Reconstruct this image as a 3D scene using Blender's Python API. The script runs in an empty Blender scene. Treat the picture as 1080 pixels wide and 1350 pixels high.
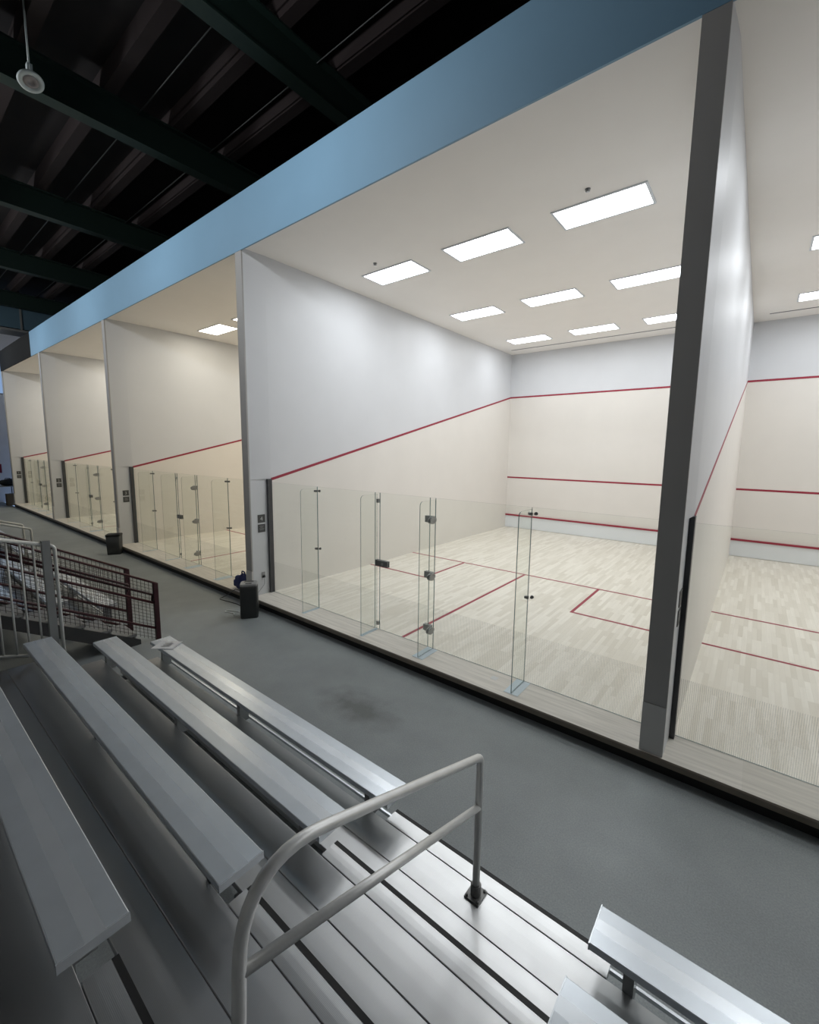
import bpy, bmesh, math, random
from mathutils import Vector, Matrix
random.seed(7)
S = bpy.context.scene
COL = S.collection

# ------------------------------------------------------------------ camera
def set_camera():
    f, cx, cy = 572.865, 543.287, 666.893
    yaw, pitch, roll = -0.6706, -0.1278, 0.0129
    loc = Vector((7.0718, -4.6845, 2.7281))
    cp, sp = math.cos(pitch), math.sin(pitch)
    fw = Vector((math.sin(yaw) * cp, math.cos(yaw) * cp, sp))
    rt = Vector((math.cos(yaw), -math.sin(yaw), 0))
    up = rt.cross(fw)
    cr, sr = math.cos(roll), math.sin(roll)
    r2 = rt * cr + up * sr
    u2 = up * cr - rt * sr
    cam = bpy.data.cameras.new('camera')
    cam.sensor_fit = 'HORIZONTAL'
    cam.sensor_width = 36
    cam.lens = f / 1080 * 36
    cam.shift_x = (540 - cx) / 1080
    cam.shift_y = (cy - 675) / 1080
    cam.clip_start = 0.02
    cam.clip_end = 200
    o = bpy.data.objects.new('camera', cam)
    m = Matrix((( r2.x, u2.x, -fw.x, loc.x), (r2.y, u2.y, -fw.y, loc.y), (r2.z, u2.z, -fw.z, loc.z), (0, 0, 0, 1)))
    o.matrix_world = m
    COL.objects.link(o)
    S.camera = o
set_camera()

# ------------------------------------------------------------------ world, daylight, exposure
W = bpy.data.worlds.new('world')
S.world = W
W.use_nodes = True
W.node_tree.nodes['Background'].inputs[0].default_value = (0.42, 0.62, 1.0, 1)
W.node_tree.nodes['Background'].inputs[1].default_value = 0.6
S.view_settings.view_transform = 'Standard'
S.view_settings.look = 'None'
S.view_settings.gamma = 1
S.view_settings.use_curve_mapping = False
S.view_settings.exposure = 0.0

YB = -10.0                      # rear wall of the gallery
WINDOWS = [(-3.2, 0.02), (-6.4, -3.5), (-9.6, -6.7)]   # windows in the end wall past the courts, y ranges
WZ0, WZ1 = 5.2, 8.0
DAY = 10.0
for k, (a, b) in enumerate(WINDOWS):      # daylight entering through each end-wall window
    L = bpy.data.lights.new('daylight', 'AREA')
    L.shape = 'RECTANGLE'
    L.size, L.size_y = WZ1 - WZ0 - 0.1, b - a - 0.1
    L.energy = DAY
    L.color = (0.55, 0.77, 1.0)
    o = bpy.data.objects.new('daylight', L)
    o.location = (-22.6 - 0.25, (a + b) / 2, (WZ0 + WZ1) / 2)
    o.rotation_euler = (0, math.radians(-90), 0)    # faces +x
    COL.objects.link(o)

# ------------------------------------------------------------------ materials
def newmat(name):
    m = bpy.data.materials.new(name)
    m.use_nodes = True
    nt = m.node_tree
    b = nt.nodes['Principled BSDF']
    return m, nt, b

def P(name, col, rough=0.5, metal=0.0, spec=0.5, noise=0.0, nscale=8.0, bump=0.0, bscale=40.0):
    m, nt, b = newmat(name)
    b.inputs['Base Color'].default_value = (*col, 1)
    b.inputs['Roughness'].default_value = rough
    b.inputs['Metallic'].default_value = metal
    b.inputs['Specular IOR Level'].default_value = spec
    tc = nt.nodes.new('ShaderNodeTexCoord')
    if noise:
        n = nt.nodes.new('ShaderNodeTexNoise')
        n.inputs['Scale'].default_value = nscale
        n.inputs['Detail'].default_value = 5
        nt.links.new(tc.outputs['Object'], n.inputs['Vector'])
        mr = nt.nodes.new('ShaderNodeMapRange')
        mr.inputs['From Min'].default_value = 0.3
        mr.inputs['From Max'].default_value = 0.7
        mr.inputs['To Min'].default_value = 1 - noise
        mr.inputs['To Max'].default_value = 1 + noise
        nt.links.new(n.outputs['Fac'], mr.inputs['Value'])
        hv = nt.nodes.new('ShaderNodeHueSaturation')
        hv.inputs['Color'].default_value = (*col, 1)
        nt.links.new(mr.outputs[0], hv.inputs['Value'])
        nt.links.new(hv.outputs[0], b.inputs['Base Color'])
    if bump:
        n = nt.nodes.new('ShaderNodeTexNoise')
        n.inputs['Scale'].default_value = bscale
        n.inputs['Detail'].default_value = 3
        nt.links.new(tc.outputs['Object'], n.inputs['Vector'])
        bp = nt.nodes.new('ShaderNodeBump')
        bp.inputs['Strength'].default_value = bump
        bp.inputs['Distance'].default_value = 0.004
        nt.links.new(n.outputs['Fac'], bp.inputs['Height'])
        nt.links.new(bp.outputs[0], b.inputs['Normal'])
    return m

M = {}
M['cream'] = P('court_wall_cream', (0.765, 0.73, 0.68), 0.5, noise=0.015, nscale=1.5)
M['upper'] = P('court_wall_white', (0.67, 0.68, 0.70), 0.48, noise=0.015, nscale=1.5)
M['return'] = M['upper']
M['ceil'] = P('court_ceiling_white', (0.93, 0.90, 0.855), 0.7, noise=0.01, nscale=2)
M['red'] = P('court_line_red', (0.31, 0.02, 0.045), 0.5)
M['tin'] = P('tin_white', (0.78, 0.80, 0.82), 0.4)
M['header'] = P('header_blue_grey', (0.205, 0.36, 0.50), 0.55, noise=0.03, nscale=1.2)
M['header_dark'] = P('header_darker', (0.022, 0.021, 0.019), 0.9, spec=0.1)
M['pillar'] = P('pillar_grey', (0.40, 0.385, 0.37), 0.5, noise=0.02, nscale=3)
M['pillar_base'] = P('pillar_base_grey', (0.62, 0.60, 0.58), 0.5)
M['jamb'] = P('jamb_charcoal', (0.055, 0.055, 0.06), 0.45)
M['kick'] = P('kick_black', (0.008, 0.007, 0.006), 0.7)
M['black'] = P('black_rubber', (0.012, 0.012, 0.013), 0.6)
M['slot'] = P('slot_dark', (0.10, 0.10, 0.11), 0.7)
M['steel'] = P('brushed_steel', (0.40, 0.40, 0.385), 0.4, metal=0.25)
M['steel_dark'] = P('dark_steel', (0.20, 0.20, 0.195), 0.4, metal=0.3)
M['seat'] = P('anodised_seat', (0.74, 0.79, 0.84), 0.30, metal=0.45, noise=0.04, nscale=5)
M['seat_mid'] = P('anodised_seat_band', (0.84, 0.885, 0.93), 0.27, metal=0.45, noise=0.03, nscale=5)
M['alu_pipe'] = P('rail_pipe', (0.80, 0.80, 0.785), 0.36, metal=0.3, noise=0.05, nscale=14, bump=0.1, bscale=60)
M['white_pipe'] = P('white_pipe', (0.62, 0.63, 0.61), 0.4, metal=0.3)
M['fence_grey'] = P('fence_grey', (0.30, 0.31, 0.31), 0.45, metal=0.4)
M['maroon'] = P('maroon_paint', (0.045, 0.007, 0.012), 0.45)
M['mesh'] = P('wire_dark', (0.03, 0.018, 0.02), 0.5, metal=0.3)
M['stair'] = P('stair_grey', (0.36, 0.36, 0.36), 0.6, noise=0.08, nscale=9)
M['stringer'] = P('stringer_dark', (0.05, 0.05, 0.052), 0.5)
M['beam'] = P('beam_green', (0.005, 0.017, 0.0125), 0.6)
M['purlin'] = P('purlin_brown', (0.013, 0.0065, 0.0065), 0.85)
M['deck'] = P('roof_deck', (0.010, 0.008, 0.009), 0.9, noise=0.4, nscale=1.2)
M['conduit'] = P('conduit', (0.014, 0.015, 0.015), 0.5)
M['duct'] = P('duct_blue_grey', (0.10, 0.17, 0.22), 0.45, metal=0.2)
M['duct_band'] = P('duct_band', (0.25, 0.25, 0.24), 0.45, metal=0.3)
M['fix_white'] = P('fixture_white', (0.62, 0.68, 0.68), 0.4)
M['fix_grey'] = P('fixture_grey', (0.30, 0.27, 0.27), 0.4)
M['rear'] = P('rear_wall', (0.72, 0.72, 0.72), 0.8, noise=0.04, nscale=2)
M['end_wall'] = P('end_wall', (0.74, 0.74, 0.77), 0.8, noise=0.04, nscale=2)
M['plastic_dark'] = P('dark_plastic', (0.030, 0.032, 0.032), 0.45)
M['plastic_grey'] = P('grey_plastic', (0.30, 0.30, 0.30), 0.35)
M['bag_blue'] = P('bag_blue', (0.022, 0.03, 0.12), 0.8, noise=0.2, nscale=30)
M['bag_black'] = P('bag_black', (0.012, 0.012, 0.012), 0.8, noise=0.2, nscale=30)
M['cardboard'] = P('cardboard', (0.16, 0.11, 0.06), 0.9)
M['plaque'] = P('plaque_grey', (0.060, 0.062, 0.062), 0.4)
M['plaque_text'] = P('plaque_text', (0.55, 0.55, 0.54), 0.5)
M['paper'] = P('paper', (0.80, 0.80, 0.80), 0.8)
M['ink'] = P('ink', (0.48, 0.48, 0.48), 0.8)
M['sticker'] = P('sticker', (0.78, 0.77, 0.75), 0.6)
M['pad'] = P('pad_pale_blue', (0.66, 0.76, 0.83), 0.35)
M['sign_red'] = P('sign_red', (0.20, 0.012, 0.03), 0.5)
M['frame'] = P('window_frame', (0.25, 0.26, 0.27), 0.5)
M['troffer_frame'] = P('troffer_frame', (0.70, 0.74, 0.78), 0.4)

def emission(name, col, strength):
    m = bpy.data.materials.new(name); m.use_nodes = True
    nt = m.node_tree
    nt.nodes.remove(nt.nodes['Principled BSDF'])
    e = nt.nodes.new('ShaderNodeEmission')
    e.inputs[0].default_value = (*col, 1); e.inputs[1].default_value = strength
    nt.links.new(e.outputs[0], nt.nodes['Material Output'].inputs[0])
    return m
LAMP = 16.4
M['lamp_cool'] = emission('lamp_cool', (0.925, 0.965, 1.0), LAMP * 1.02)
M['flood_lens'] = emission('added_flood_lens', (0.95, 0.98, 1.0), 12.0)  # glowing lens of the added, unseen flood lamps
M['lamp_warm'] = emission('lamp_warm', (1.0, 0.93, 0.775), LAMP * 0.80)

def glass(name, tint, ior, edge=False):
    m = bpy.data.materials.new(name); m.use_nodes = True
    nt = m.node_tree
    nt.nodes.remove(nt.nodes['Principled BSDF'])
    tr = nt.nodes.new('ShaderNodeBsdfTransparent'); tr.inputs[0].default_value = (*tint, 1)
    gl = nt.nodes.new('ShaderNodeBsdfGlossy'); gl.inputs['Roughness'].default_value = 0.0
    gl.inputs['Color'].default_value = (0.9, 0.95, 0.93, 1)
    fr = nt.nodes.new('ShaderNodeFresnel'); fr.inputs['IOR'].default_value = ior
    mx = nt.nodes.new('ShaderNodeMixShader')
    ge = nt.nodes.new('ShaderNodeNewGeometry')                       # reflect on the outer faces only (no total internal reflection)
    inv = nt.nodes.new('ShaderNodeMath'); inv.operation = 'SUBTRACT'; inv.inputs[0].default_value = 1.0
    nt.links.new(ge.outputs['Backfacing'], inv.inputs[1])
    fm = nt.nodes.new('ShaderNodeMath'); fm.operation = 'MULTIPLY'
    nt.links.new(fr.outputs[0], fm.inputs[0]); nt.links.new(inv.outputs[0], fm.inputs[1])
    nt.links.new(fm.outputs[0], mx.inputs[0]); nt.links.new(tr.outputs[0], mx.inputs[1]); nt.links.new(gl.outputs[0], mx.inputs[2])
    nt.links.new(mx.outputs[0], nt.nodes['Material Output'].inputs[0])
    return m
M['glass'] = glass('clear_glass', (0.975, 0.984, 0.974), 1.25)
M['pane'] = glass('window_pane', (0.97, 0.98, 0.98), 1.3)

def mixmat(name, col, alpha, rough=0.5):
    m, nt, b = newmat(name)
    b.inputs['Base Color'].default_value = (*col, 1)
    b.inputs['Roughness'].default_value = rough
    tr = nt.nodes.new('ShaderNodeBsdfTransparent')
    mx = nt.nodes.new('ShaderNodeMixShader'); mx.inputs[0].default_value = alpha
    nt.links.new(tr.outputs[0], mx.inputs[1]); nt.links.new(b.outputs[0], mx.inputs[2])
    nt.links.new(mx.outputs[0], nt.nodes['Material Output'].inputs[0])
    return m
M['glass_edge'] = mixmat('glass_edge_teal', (0.10, 0.19, 0.20), 0.75, 0.2)
M['frit'] = mixmat('glass_frit', (0.60, 0.61, 0.58), 0.21, 0.6)

def wood(name, c1, c2, c3, roww, brickw, rough, axis):
    m, nt, b = newmat(name)
    tc = nt.nodes.new('ShaderNodeTexCoord')
    sx = nt.nodes.new('ShaderNodeSeparateXYZ'); cb = nt.nodes.new('ShaderNodeCombineXYZ')
    nt.links.new(tc.outputs['Object'], sx.inputs[0])
    if axis == 'y':
        nt.links.new(sx.outputs['Y'], cb.inputs['X']); nt.links.new(sx.outputs['X'], cb.inputs['Y'])
    else:
        nt.links.new(sx.outputs['X'], cb.inputs['X']); nt.links.new(sx.outputs['Y'], cb.inputs['Y'])
    br = nt.nodes.new('ShaderNodeTexBrick')
    br.offset = 0.37; br.offset_frequency = 3
    br.inputs['Scale'].default_value = 1.0
    br.inputs['Brick Width'].default_value = brickw
    br.inputs['Row Height'].default_value = roww
    br.inputs['Mortar Size'].default_value = 0.0006
    br.inputs['Mortar Smooth'].default_value = 0.3
    br.inputs['Bias'].default_value = -0.1
    br.inputs['Color1'].default_value = (*c1, 1); br.inputs['Color2'].default_value = (*c2, 1)
    br.inputs['Mortar'].default_value = (*[x * 0.8 for x in c2], 1)
    nt.links.new(cb.outputs[0], br.inputs['Vector'])
    mp = nt.nodes.new('ShaderNodeMapping'); mp.inputs['Scale'].default_value = (1.6, 26, 1)
    nt.links.new(cb.outputs[0], mp.inputs['Vector'])
    n = nt.nodes.new('ShaderNodeTexNoise'); n.inputs['Scale'].default_value = 1.0; n.inputs['Detail'].default_value = 6
    nt.links.new(mp.outputs[0], n.inputs['Vector'])
    cr = nt.nodes.new('ShaderNodeMapRange')
    cr.inputs['From Min'].default_value = 0.35; cr.inputs['From Max'].default_value = 0.7
    cr.inputs['To Min'].default_value = 0.0; cr.inputs['To Max'].default_value = 0.5
    nt.links.new(n.outputs['Fac'], cr.inputs['Value'])
    mx = nt.nodes.new('ShaderNodeMix'); mx.data_type = 'RGBA'
    nt.links.new(cr.outputs[0], mx.inputs[0]); nt.links.new(br.outputs['Color'], mx.inputs[6])
    mx.inputs[7].default_value = (*c3, 1)
    nt.links.new(mx.outputs[2], b.inputs['Base Color'])
    b.inputs['Roughness'].default_value = rough
    b.inputs['Specular IOR Level'].default_value = 0.4
    return m
M['maple'] = wood('maple_strip_floor', (0.87, 0.82, 0.74), (0.68, 0.625, 0.535), (0.75, 0.70, 0.615), 0.057, 0.55, 0.42, 'y')
M['sill'] = wood('sill_grey_oak', (0.88, 0.825, 0.75), (0.78, 0.73, 0.65), (0.50, 0.46, 0.405), 0.5, 3.6, 0.5, 'x')
M['sill_edge'] = P('sill_edge_brown', (0.20, 0.165, 0.13), 0.5, noise=0.1, nscale=6)

def floor_mat():
    m, nt, b = newmat('gallery_floor_epoxy')
    tc = nt.nodes.new('ShaderNodeTexCoord')
    n = nt.nodes.new('ShaderNodeTexNoise'); n.inputs['Scale'].default_value = 1.1; n.inputs['Detail'].default_value = 7; n.inputs['Roughness'].default_value = 0.65
    nt.links.new(tc.outputs['Object'], n.inputs['Vector'])
    r = nt.nodes.new('ShaderNodeValToRGB')
    r.color_ramp.elements[0].position = 0.3; r.color_ramp.elements[0].color = (0.27, 0.29, 0.295, 1)
    r.color_ramp.elements[1].position = 0.7; r.color_ramp.elements[1].color = (0.34, 0.365, 0.37, 1)
    nt.links.new(n.outputs['Fac'], r.inputs[0])
    # a worn darker stain on the floor in front of court four
    mp = nt.nodes.new('ShaderNodeMapping')
    mp.inputs['Location'].default_value = (-3.75, 1.45, 0); mp.vector_type = 'POINT'
    nt.links.new(tc.outputs['Object'], mp.inputs['Vector'])
    n2 = nt.nodes.new('ShaderNodeTexNoise'); n2.inputs['Scale'].default_value = 5; n2.inputs['Detail'].default_value = 6
    nt.links.new(tc.outputs['Object'], n2.inputs['Vector'])
    ln = nt.nodes.new('ShaderNodeVectorMath'); ln.operation = 'LENGTH'
    sc = nt.nodes.new('ShaderNodeVectorMath'); sc.operation = 'MULTIPLY'; sc.inputs[1].default_value = (1.0, 1.9, 0)
    nt.links.new(mp.outputs[0], sc.inputs[0]); nt.links.new(sc.outputs[0], ln.inputs[0])
    ad = nt.nodes.new('ShaderNodeMath'); ad.operation = 'MULTIPLY_ADD'; ad.inputs[1].default_value = -1.6; ad.inputs[2].default_value = 1.35
    nt.links.new(ln.outputs['Value'], ad.inputs[0])
    mu = nt.nodes.new('ShaderNodeMath'); mu.operation = 'MULTIPLY'
    nt.links.new(ad.outputs[0], mu.inputs[0]); nt.links.new(n2.outputs['Fac'], mu.inputs[1])
    mr = nt.nodes.new('ShaderNodeMapRange'); mr.inputs['From Min'].default_value = 0.15; mr.inputs['From Max'].default_value = 0.6
    mr.inputs['To Min'].default_value = 0.0; mr.inputs['To Max'].default_value = 0.75
    nt.links.new(mu.outputs[0], mr.inputs['Value'])
    mx = nt.nodes.new('ShaderNodeMix'); mx.data_type = 'RGBA'
    nt.links.new(mr.outputs[0], mx.inputs[0]); nt.links.new(r.outputs[0], mx.inputs[6]); mx.inputs[7].default_value = (0.14, 0.145, 0.14, 1)
    n4 = nt.nodes.new('ShaderNodeTexNoise'); n4.inputs['Scale'].default_value = 95; n4.inputs['Detail'].default_value = 4
    nt.links.new(tc.outputs['Object'], n4.inputs['Vector'])
    m4 = nt.nodes.new('ShaderNodeMapRange'); m4.inputs['From Min'].default_value = 0.25; m4.inputs['From Max'].default_value = 0.75
    m4.inputs['To Min'].default_value = 0.84; m4.inputs['To Max'].default_value = 1.16
    nt.links.new(n4.outputs['Fac'], m4.inputs['Value'])
    h4 = nt.nodes.new('ShaderNodeHueSaturation'); nt.links.new(m4.outputs[0], h4.inputs['Value']); nt.links.new(mx.outputs[2], h4.inputs['Color'])
    nt.links.new(h4.outputs[0], b.inputs['Base Color'])
    b.inputs['Roughness'].default_value = 0.5
    b.inputs['Specular IOR Level'].default_value = 0.35
    n3 = nt.nodes.new('ShaderNodeTexNoise'); n3.inputs['Scale'].default_value = 160
    nt.links.new(tc.outputs['Object'], n3.inputs['Vector'])
    bp = nt.nodes.new('ShaderNodeBump'); bp.inputs['Strength'].default_value = 0.25; bp.inputs['Distance'].default_value = 0.002
    nt.links.new(n3.outputs['Fac'], bp.inputs['Height']); nt.links.new(bp.outputs[0], b.inputs['Normal'])
    return m
M['gfloor'] = floor_mat()

def footboard_mat():
    m, nt, b = newmat('mill_aluminium_board')
    tc = nt.nodes.new('ShaderNodeTexCoord')
    b.inputs['Metallic'].default_value = 0.9
    b.inputs['Base Color'].default_value = (0.60, 0.605, 0.61, 1)
    n = nt.nodes.new('ShaderNodeTexNoise'); n.inputs['Scale'].default_value = 6; n.inputs['Detail'].default_value = 6
    nt.links.new(tc.outputs['Object'], n.inputs['Vector'])
    mr = nt.nodes.new('ShaderNodeMapRange'); mr.inputs['From Min'].default_value = 0.3; mr.inputs['From Max'].default_value = 0.7
    mr.inputs['To Min'].default_value = 0.33; mr.inputs['To Max'].default_value = 0.40
    nt.links.new(n.outputs['Fac'], mr.inputs['Value']); nt.links.new(mr.outputs[0], b.inputs['Roughness'])
    # fine extruded ribs along the board
    w = nt.nodes.new('ShaderNodeTexWave'); w.wave_type = 'BANDS'; w.bands_direction = 'Y'
    w.inputs['Scale'].default_value = 60
    nt.links.new(tc.outputs['Object'], w.inputs['Vector'])
    bp = nt.nodes.new('ShaderNodeBump'); bp.inputs['Strength'].default_value = 0.12; bp.inputs['Distance'].default_value = 0.001
    nt.links.new(w.outputs['Fac'], bp.inputs['Height']); nt.links.new(bp.outputs[0], b.inputs['Normal'])
    return m
M['foot'] = footboard_mat()

# ------------------------------------------------------------------ mesh helpers
def BM(): return bmesh.new()

def box(bm, x0, x1, y0, y1, z0, z1, mi=0):
    v = [bm.verts.new(p) for p in ((x0,y0,z0),(x1,y0,z0),(x1,y1,z0),(x0,y1,z0),(x0,y0,z1),(x1,y0,z1),(x1,y1,z1),(x0,y1,z1))]
    for q in ((3,2,1,0),(4,5,6,7),(0,1,5,4),(1,2,6,5),(2,3,7,6),(3,0,4,7)):
        f = bm.faces.new([v[i] for i in q]); f.material_index = mi
    return v

def prism(bm, pts, a0, a1, axis='x', mi=0, mi_side=None):
    """polygon pts in the plane across the axis, extruded from a0 to a1"""
    def mk(p, a):
        if axis == 'x': return (a, p[0], p[1])
        if axis == 'y': return (p[0], a, p[1])
        return (p[0], p[1], a)
    A = [bm.verts.new(mk(p, a0)) for p in pts]
    B = [bm.verts.new(mk(p, a1)) for p in pts]
    n = len(pts)
    f1 = bm.faces.new(A); f2 = bm.faces.new(B[::-1])
    f1.material_index = f2.material_index = mi
    for i in range(n):
        f = bm.faces.new([A[i], B[i], B[(i+1) % n], A[(i+1) % n]])
        f.material_index = mi if mi_side is None else (mi_side[i] if isinstance(mi_side, (list, tuple)) else mi_side)
    return bm

def fillet(pts, rad, seg=6):
    pts = [Vector(p) for p in pts]
    out = [pts[0]]
    for i in range(1, len(pts) - 1):
        p, a, b = pts[i], pts[i-1], pts[i+1]
        d1 = (a - p).normalized(); d2 = (b - p).normalized()
        r = min(rad, (a-p).length * 0.49, (b-p).length * 0.49)
        ang = d1.angle(d2)
        t = min(r / max(math.tan(ang / 2), 1e-4), (a-p).length * 0.49, (b-p).length * 0.49)
        s, e = p + d1 * t, p + d2 * t
        for k in range(seg + 1):
            u = k / seg
            out.append(s * (1-u)**2 + p * 2*u*(1-u) + e * u*u)
    out.append(pts[-1])
    return out

def tube(bm, pts, r, n=10, mi=0, caps=True):
    pts = [Vector(p) for p in pts]
    rings = []
    t0 = (pts[1] - pts[0]).normalized()
    ref = Vector((0, 0, 1)) if abs(t0.z) < 0.9 else Vector((1, 0, 0))
    u = t0.cross(ref).normalized()
    for i, p in enumerate(pts):
        if i == 0: t = pts[1] - pts[0]
        elif i == len(pts) - 1: t = pts[-1] - pts[-2]
        else: t = (pts[i+1] - p).normalized() + (p - pts[i-1]).normalized()
        t.normalize()
        u = (u - t * u.dot(t)).normalized()
        v = t.cross(u)
        rings.append([bm.verts.new(p + (u * math.cos(2*math.pi*k/n) + v * math.sin(2*math.pi*k/n)) * r) for k in range(n)])
    for a, b in zip(rings, rings[1:]):
        for k in range(n):
            f = bm.faces.new([a[k], a[(k+1) % n], b[(k+1) % n], b[k]]); f.smooth = True; f.material_index = mi
    if caps:
        f = bm.faces.new(rings[0][::-1]); f.material_index = mi
        f = bm.faces.new(rings[-1]); f.material_index = mi

def lathe(bm, prof, n=20, mi=0, mat=None):
    """prof: list of (r, z) revolved about z"""
    rings = []
    for r, z in prof:
        if r < 1e-5: rings.append([bm.verts.new((0, 0, z))])
        else: rings.append([bm.verts.new((r*math.cos(2*math.pi*k/n), r*math.sin(2*math.pi*k/n), z)) for k in range(n)])
    for a, b in zip(rings, rings[1:]):
        for k in range(n):
            if len(a) == 1 and len(b) == 1: continue
            if len(a) == 1: f = bm.faces.new([a[0], b[(k+1) % n], b[k]])
            elif len(b) == 1: f = bm.faces.new([a[k], a[(k+1) % n], b[0]])
            else: f = bm.faces.new([a[k], a[(k+1) % n], b[(k+1) % n], b[k]])
            f.smooth = True; f.material_index = mi
    return bm

def finish(bm, name, mats, bevel=0):
    if bevel:
        bmesh.ops.bevel(bm, geom=[e for e in bm.edges], offset=bevel, segments=2, affect='EDGES', profile=0.5)
    bmesh.ops.recalc_face_normals(bm, faces=bm.faces[:])
    me = bpy.data.meshes.new(name)
    bm.to_mesh(me); bm.free()
    for m in (mats if isinstance(mats, (list, tuple)) else [mats]): me.materials.append(M[m])
    return me

def link(name, me, parent=None, loc=(0, 0, 0), rot=(0, 0, 0)):
    o = bpy.data.objects.new(name, me)
    o.location = loc; o.rotation_euler = rot
    if parent: o.parent = parent
    COL.objects.link(o)
    return o

def obj(name, bm, mats, parent=None, loc=(0, 0, 0), rot=(0, 0, 0), bevel=0):
    return link(name, finish(bm, name, mats, bevel), parent, loc, rot)

def tag(o, label, cat, group=None, kind=None):
    o['label'] = label; o['category'] = cat
    if group: o['group'] = group
    if kind: o['kind'] = kind
    return o

def thing(name, label, cat, loc=(0, 0, 0), rot=(0, 0, 0), group=None, kind=None):
    o = bpy.data.objects.new(name, None)
    o.empty_display_size = 0.2
    o.location = loc; o.rotation_euler = rot
    COL.objects.link(o)
    return tag(o, label, cat, group, kind)

def bx(name, dims, mats, parent=None, bevel=0, loc=(0, 0, 0)):
    bm = BM(); box(bm, *dims); return obj(name, bm, mats, parent, loc, bevel=bevel)

# ------------------------------------------------------------------ dimensions
PITCH = 6.652          # court module (6.40 clear + partition)
TH = 0.252
ZC = 6.05              # court ceiling
ZF = -0.158            # gallery floor
COURTS = [-3, -2, -1, 0, 1]
NUM = {-3: '1', -2: '2', -1: '3', 0: '4', 1: '5'}
CN = {-3: 'the end court beside the folding table', -2: 'the second court from the folding table', -1: 'the court between waste bin and tower appliance',
      0: 'the court between tower appliance and broad pillar', 1: 'the court past the broad dark pillar'}
XL, XR = -22.6, 15.0

# ------------------------------------------------------------------ the setting
tag(bx('floor', (XL, XR, YB, -0.43, ZF - 0.1, ZF), 'gfloor'), 'dark grey coated concrete gallery floor between bleachers and courts', 'floor', kind='structure')

# long wooden sill the courts stand on, with its dark recessed kick
sill = thing('trim_1', 'long pale wooden sill running along the foot of all the glass walls', 'sill', kind='structure')
bm = BM(); prism(bm, [(-0.467, -0.012), (-0.455, 0), (0, 0), (0, -0.06), (-0.467, -0.06)], -3*PITCH - TH - 0.05, 2*PITCH, 'x', 0, [1, 0, 0, 0, 1])
obj('sill_board', bm, ['sill', 'sill_edge'], sill)
bx('kick_board', (-3*PITCH - TH, 2*PITCH, -0.43, -0.40, ZF, -0.06), 'kick', sill)

# court floors, fronts, ceilings
def court_shell(i):
    x0 = i * PITCH
    fl = link('floor', SH['floor'], None, (x0, 0, 0)); tag(fl, 'pale maple strip floor of %s' % CN[i], 'floor', kind='structure')
    for nm, me in SH['floor_lines']: link(nm, me, fl)
    fr = link('wall_front', SH['front'], None, (x0, 9.75, 0)); tag(fr, 'front playing wall of %s, cream below a red line and white above' % CN[i], 'wall', kind='structure')
    for nm, me in SH['front_parts']: link(nm, me, fr)
    ce = link('ceiling', SH['ceil'], None, (x0, 0, ZC)); tag(ce, 'flat white ceiling of %s' % CN[i], 'ceiling', kind='structure')
    link('air_slot', SH['slot'], ce)

SH = {}
bm = BM(); box(bm, 0, 6.4, 0, 9.75, -0.12, 0); SH['floor'] = finish(bm, 'court_floor', 'maple')
def mesh_box(name, d, mats):
    bm = BM(); box(bm, *d); return finish(bm, name, mats)
def mesh_poly_frame(name, segs, mats):
    bm = BM()
    for s in segs: box(bm, *s)
    return finish(bm, name, mats)
LZ = 0.0025
SH['floor_lines'] = [
    ('short_line', mesh_box('short_line', (0, 6.4, 4.26, 4.31, 0, LZ), 'red')),
    ('half_court_line', mesh_box('half_court_line', (3.175, 3.225, 0.02, 4.26, 0, LZ), 'red')),
    ('service_box_line', mesh_poly_frame('service_box_line', [(1.60, 1.65, 2.635, 4.26, 0, LZ), (0, 1.60, 2.635, 2.685, 0, LZ)], 'red')),
    ('service_box_line', mesh_poly_frame('service_box_line', [(4.75, 4.80, 2.635, 4.26, 0, LZ), (4.80, 6.4, 2.635, 2.685, 0, LZ)], 'red'))]
bm = BM(); box(bm, 0, 6.4, 0, 0.25, -0.12, 4.57, 0); box(bm, 0, 6.4, 0, 0.25, 4.57, ZC, 1)
SH['front'] = finish(bm, 'front_wall', ['cream', 'upper'])
SH['front_parts'] = [
    ('out_line', mesh_box('out_line', (0, 6.4, -0.004, 0, 4.57, 4.62), 'red')),
    ('service_line', mesh_box('service_line', (0, 6.4, -0.004, 0, 1.78, 1.83), 'red')),
    ('tin_board', mesh_box('tin_board', (0.0, 6.4, -0.018, 0, 0.012, 0.43), 'tin')),
    ('tin_line', mesh_box('tin_line', (0.0, 6.4, -0.045, 0, 0.43, 0.48), 'red'))]
bm = BM(); box(bm, 0, 6.4, 0, 9.75, 0, 0.15); box(bm, -0.036, 6.436, -0.41, 0, 0, 0.15); SH['ceil'] = finish(bm, 'court_ceiling', 'ceil')
SH['slot'] = mesh_box('air_slot', (0.3, 6.1, 9.04, 9.09, -0.004, 0), 'slot')
for i in COURTS: court_shell(i)

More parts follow.
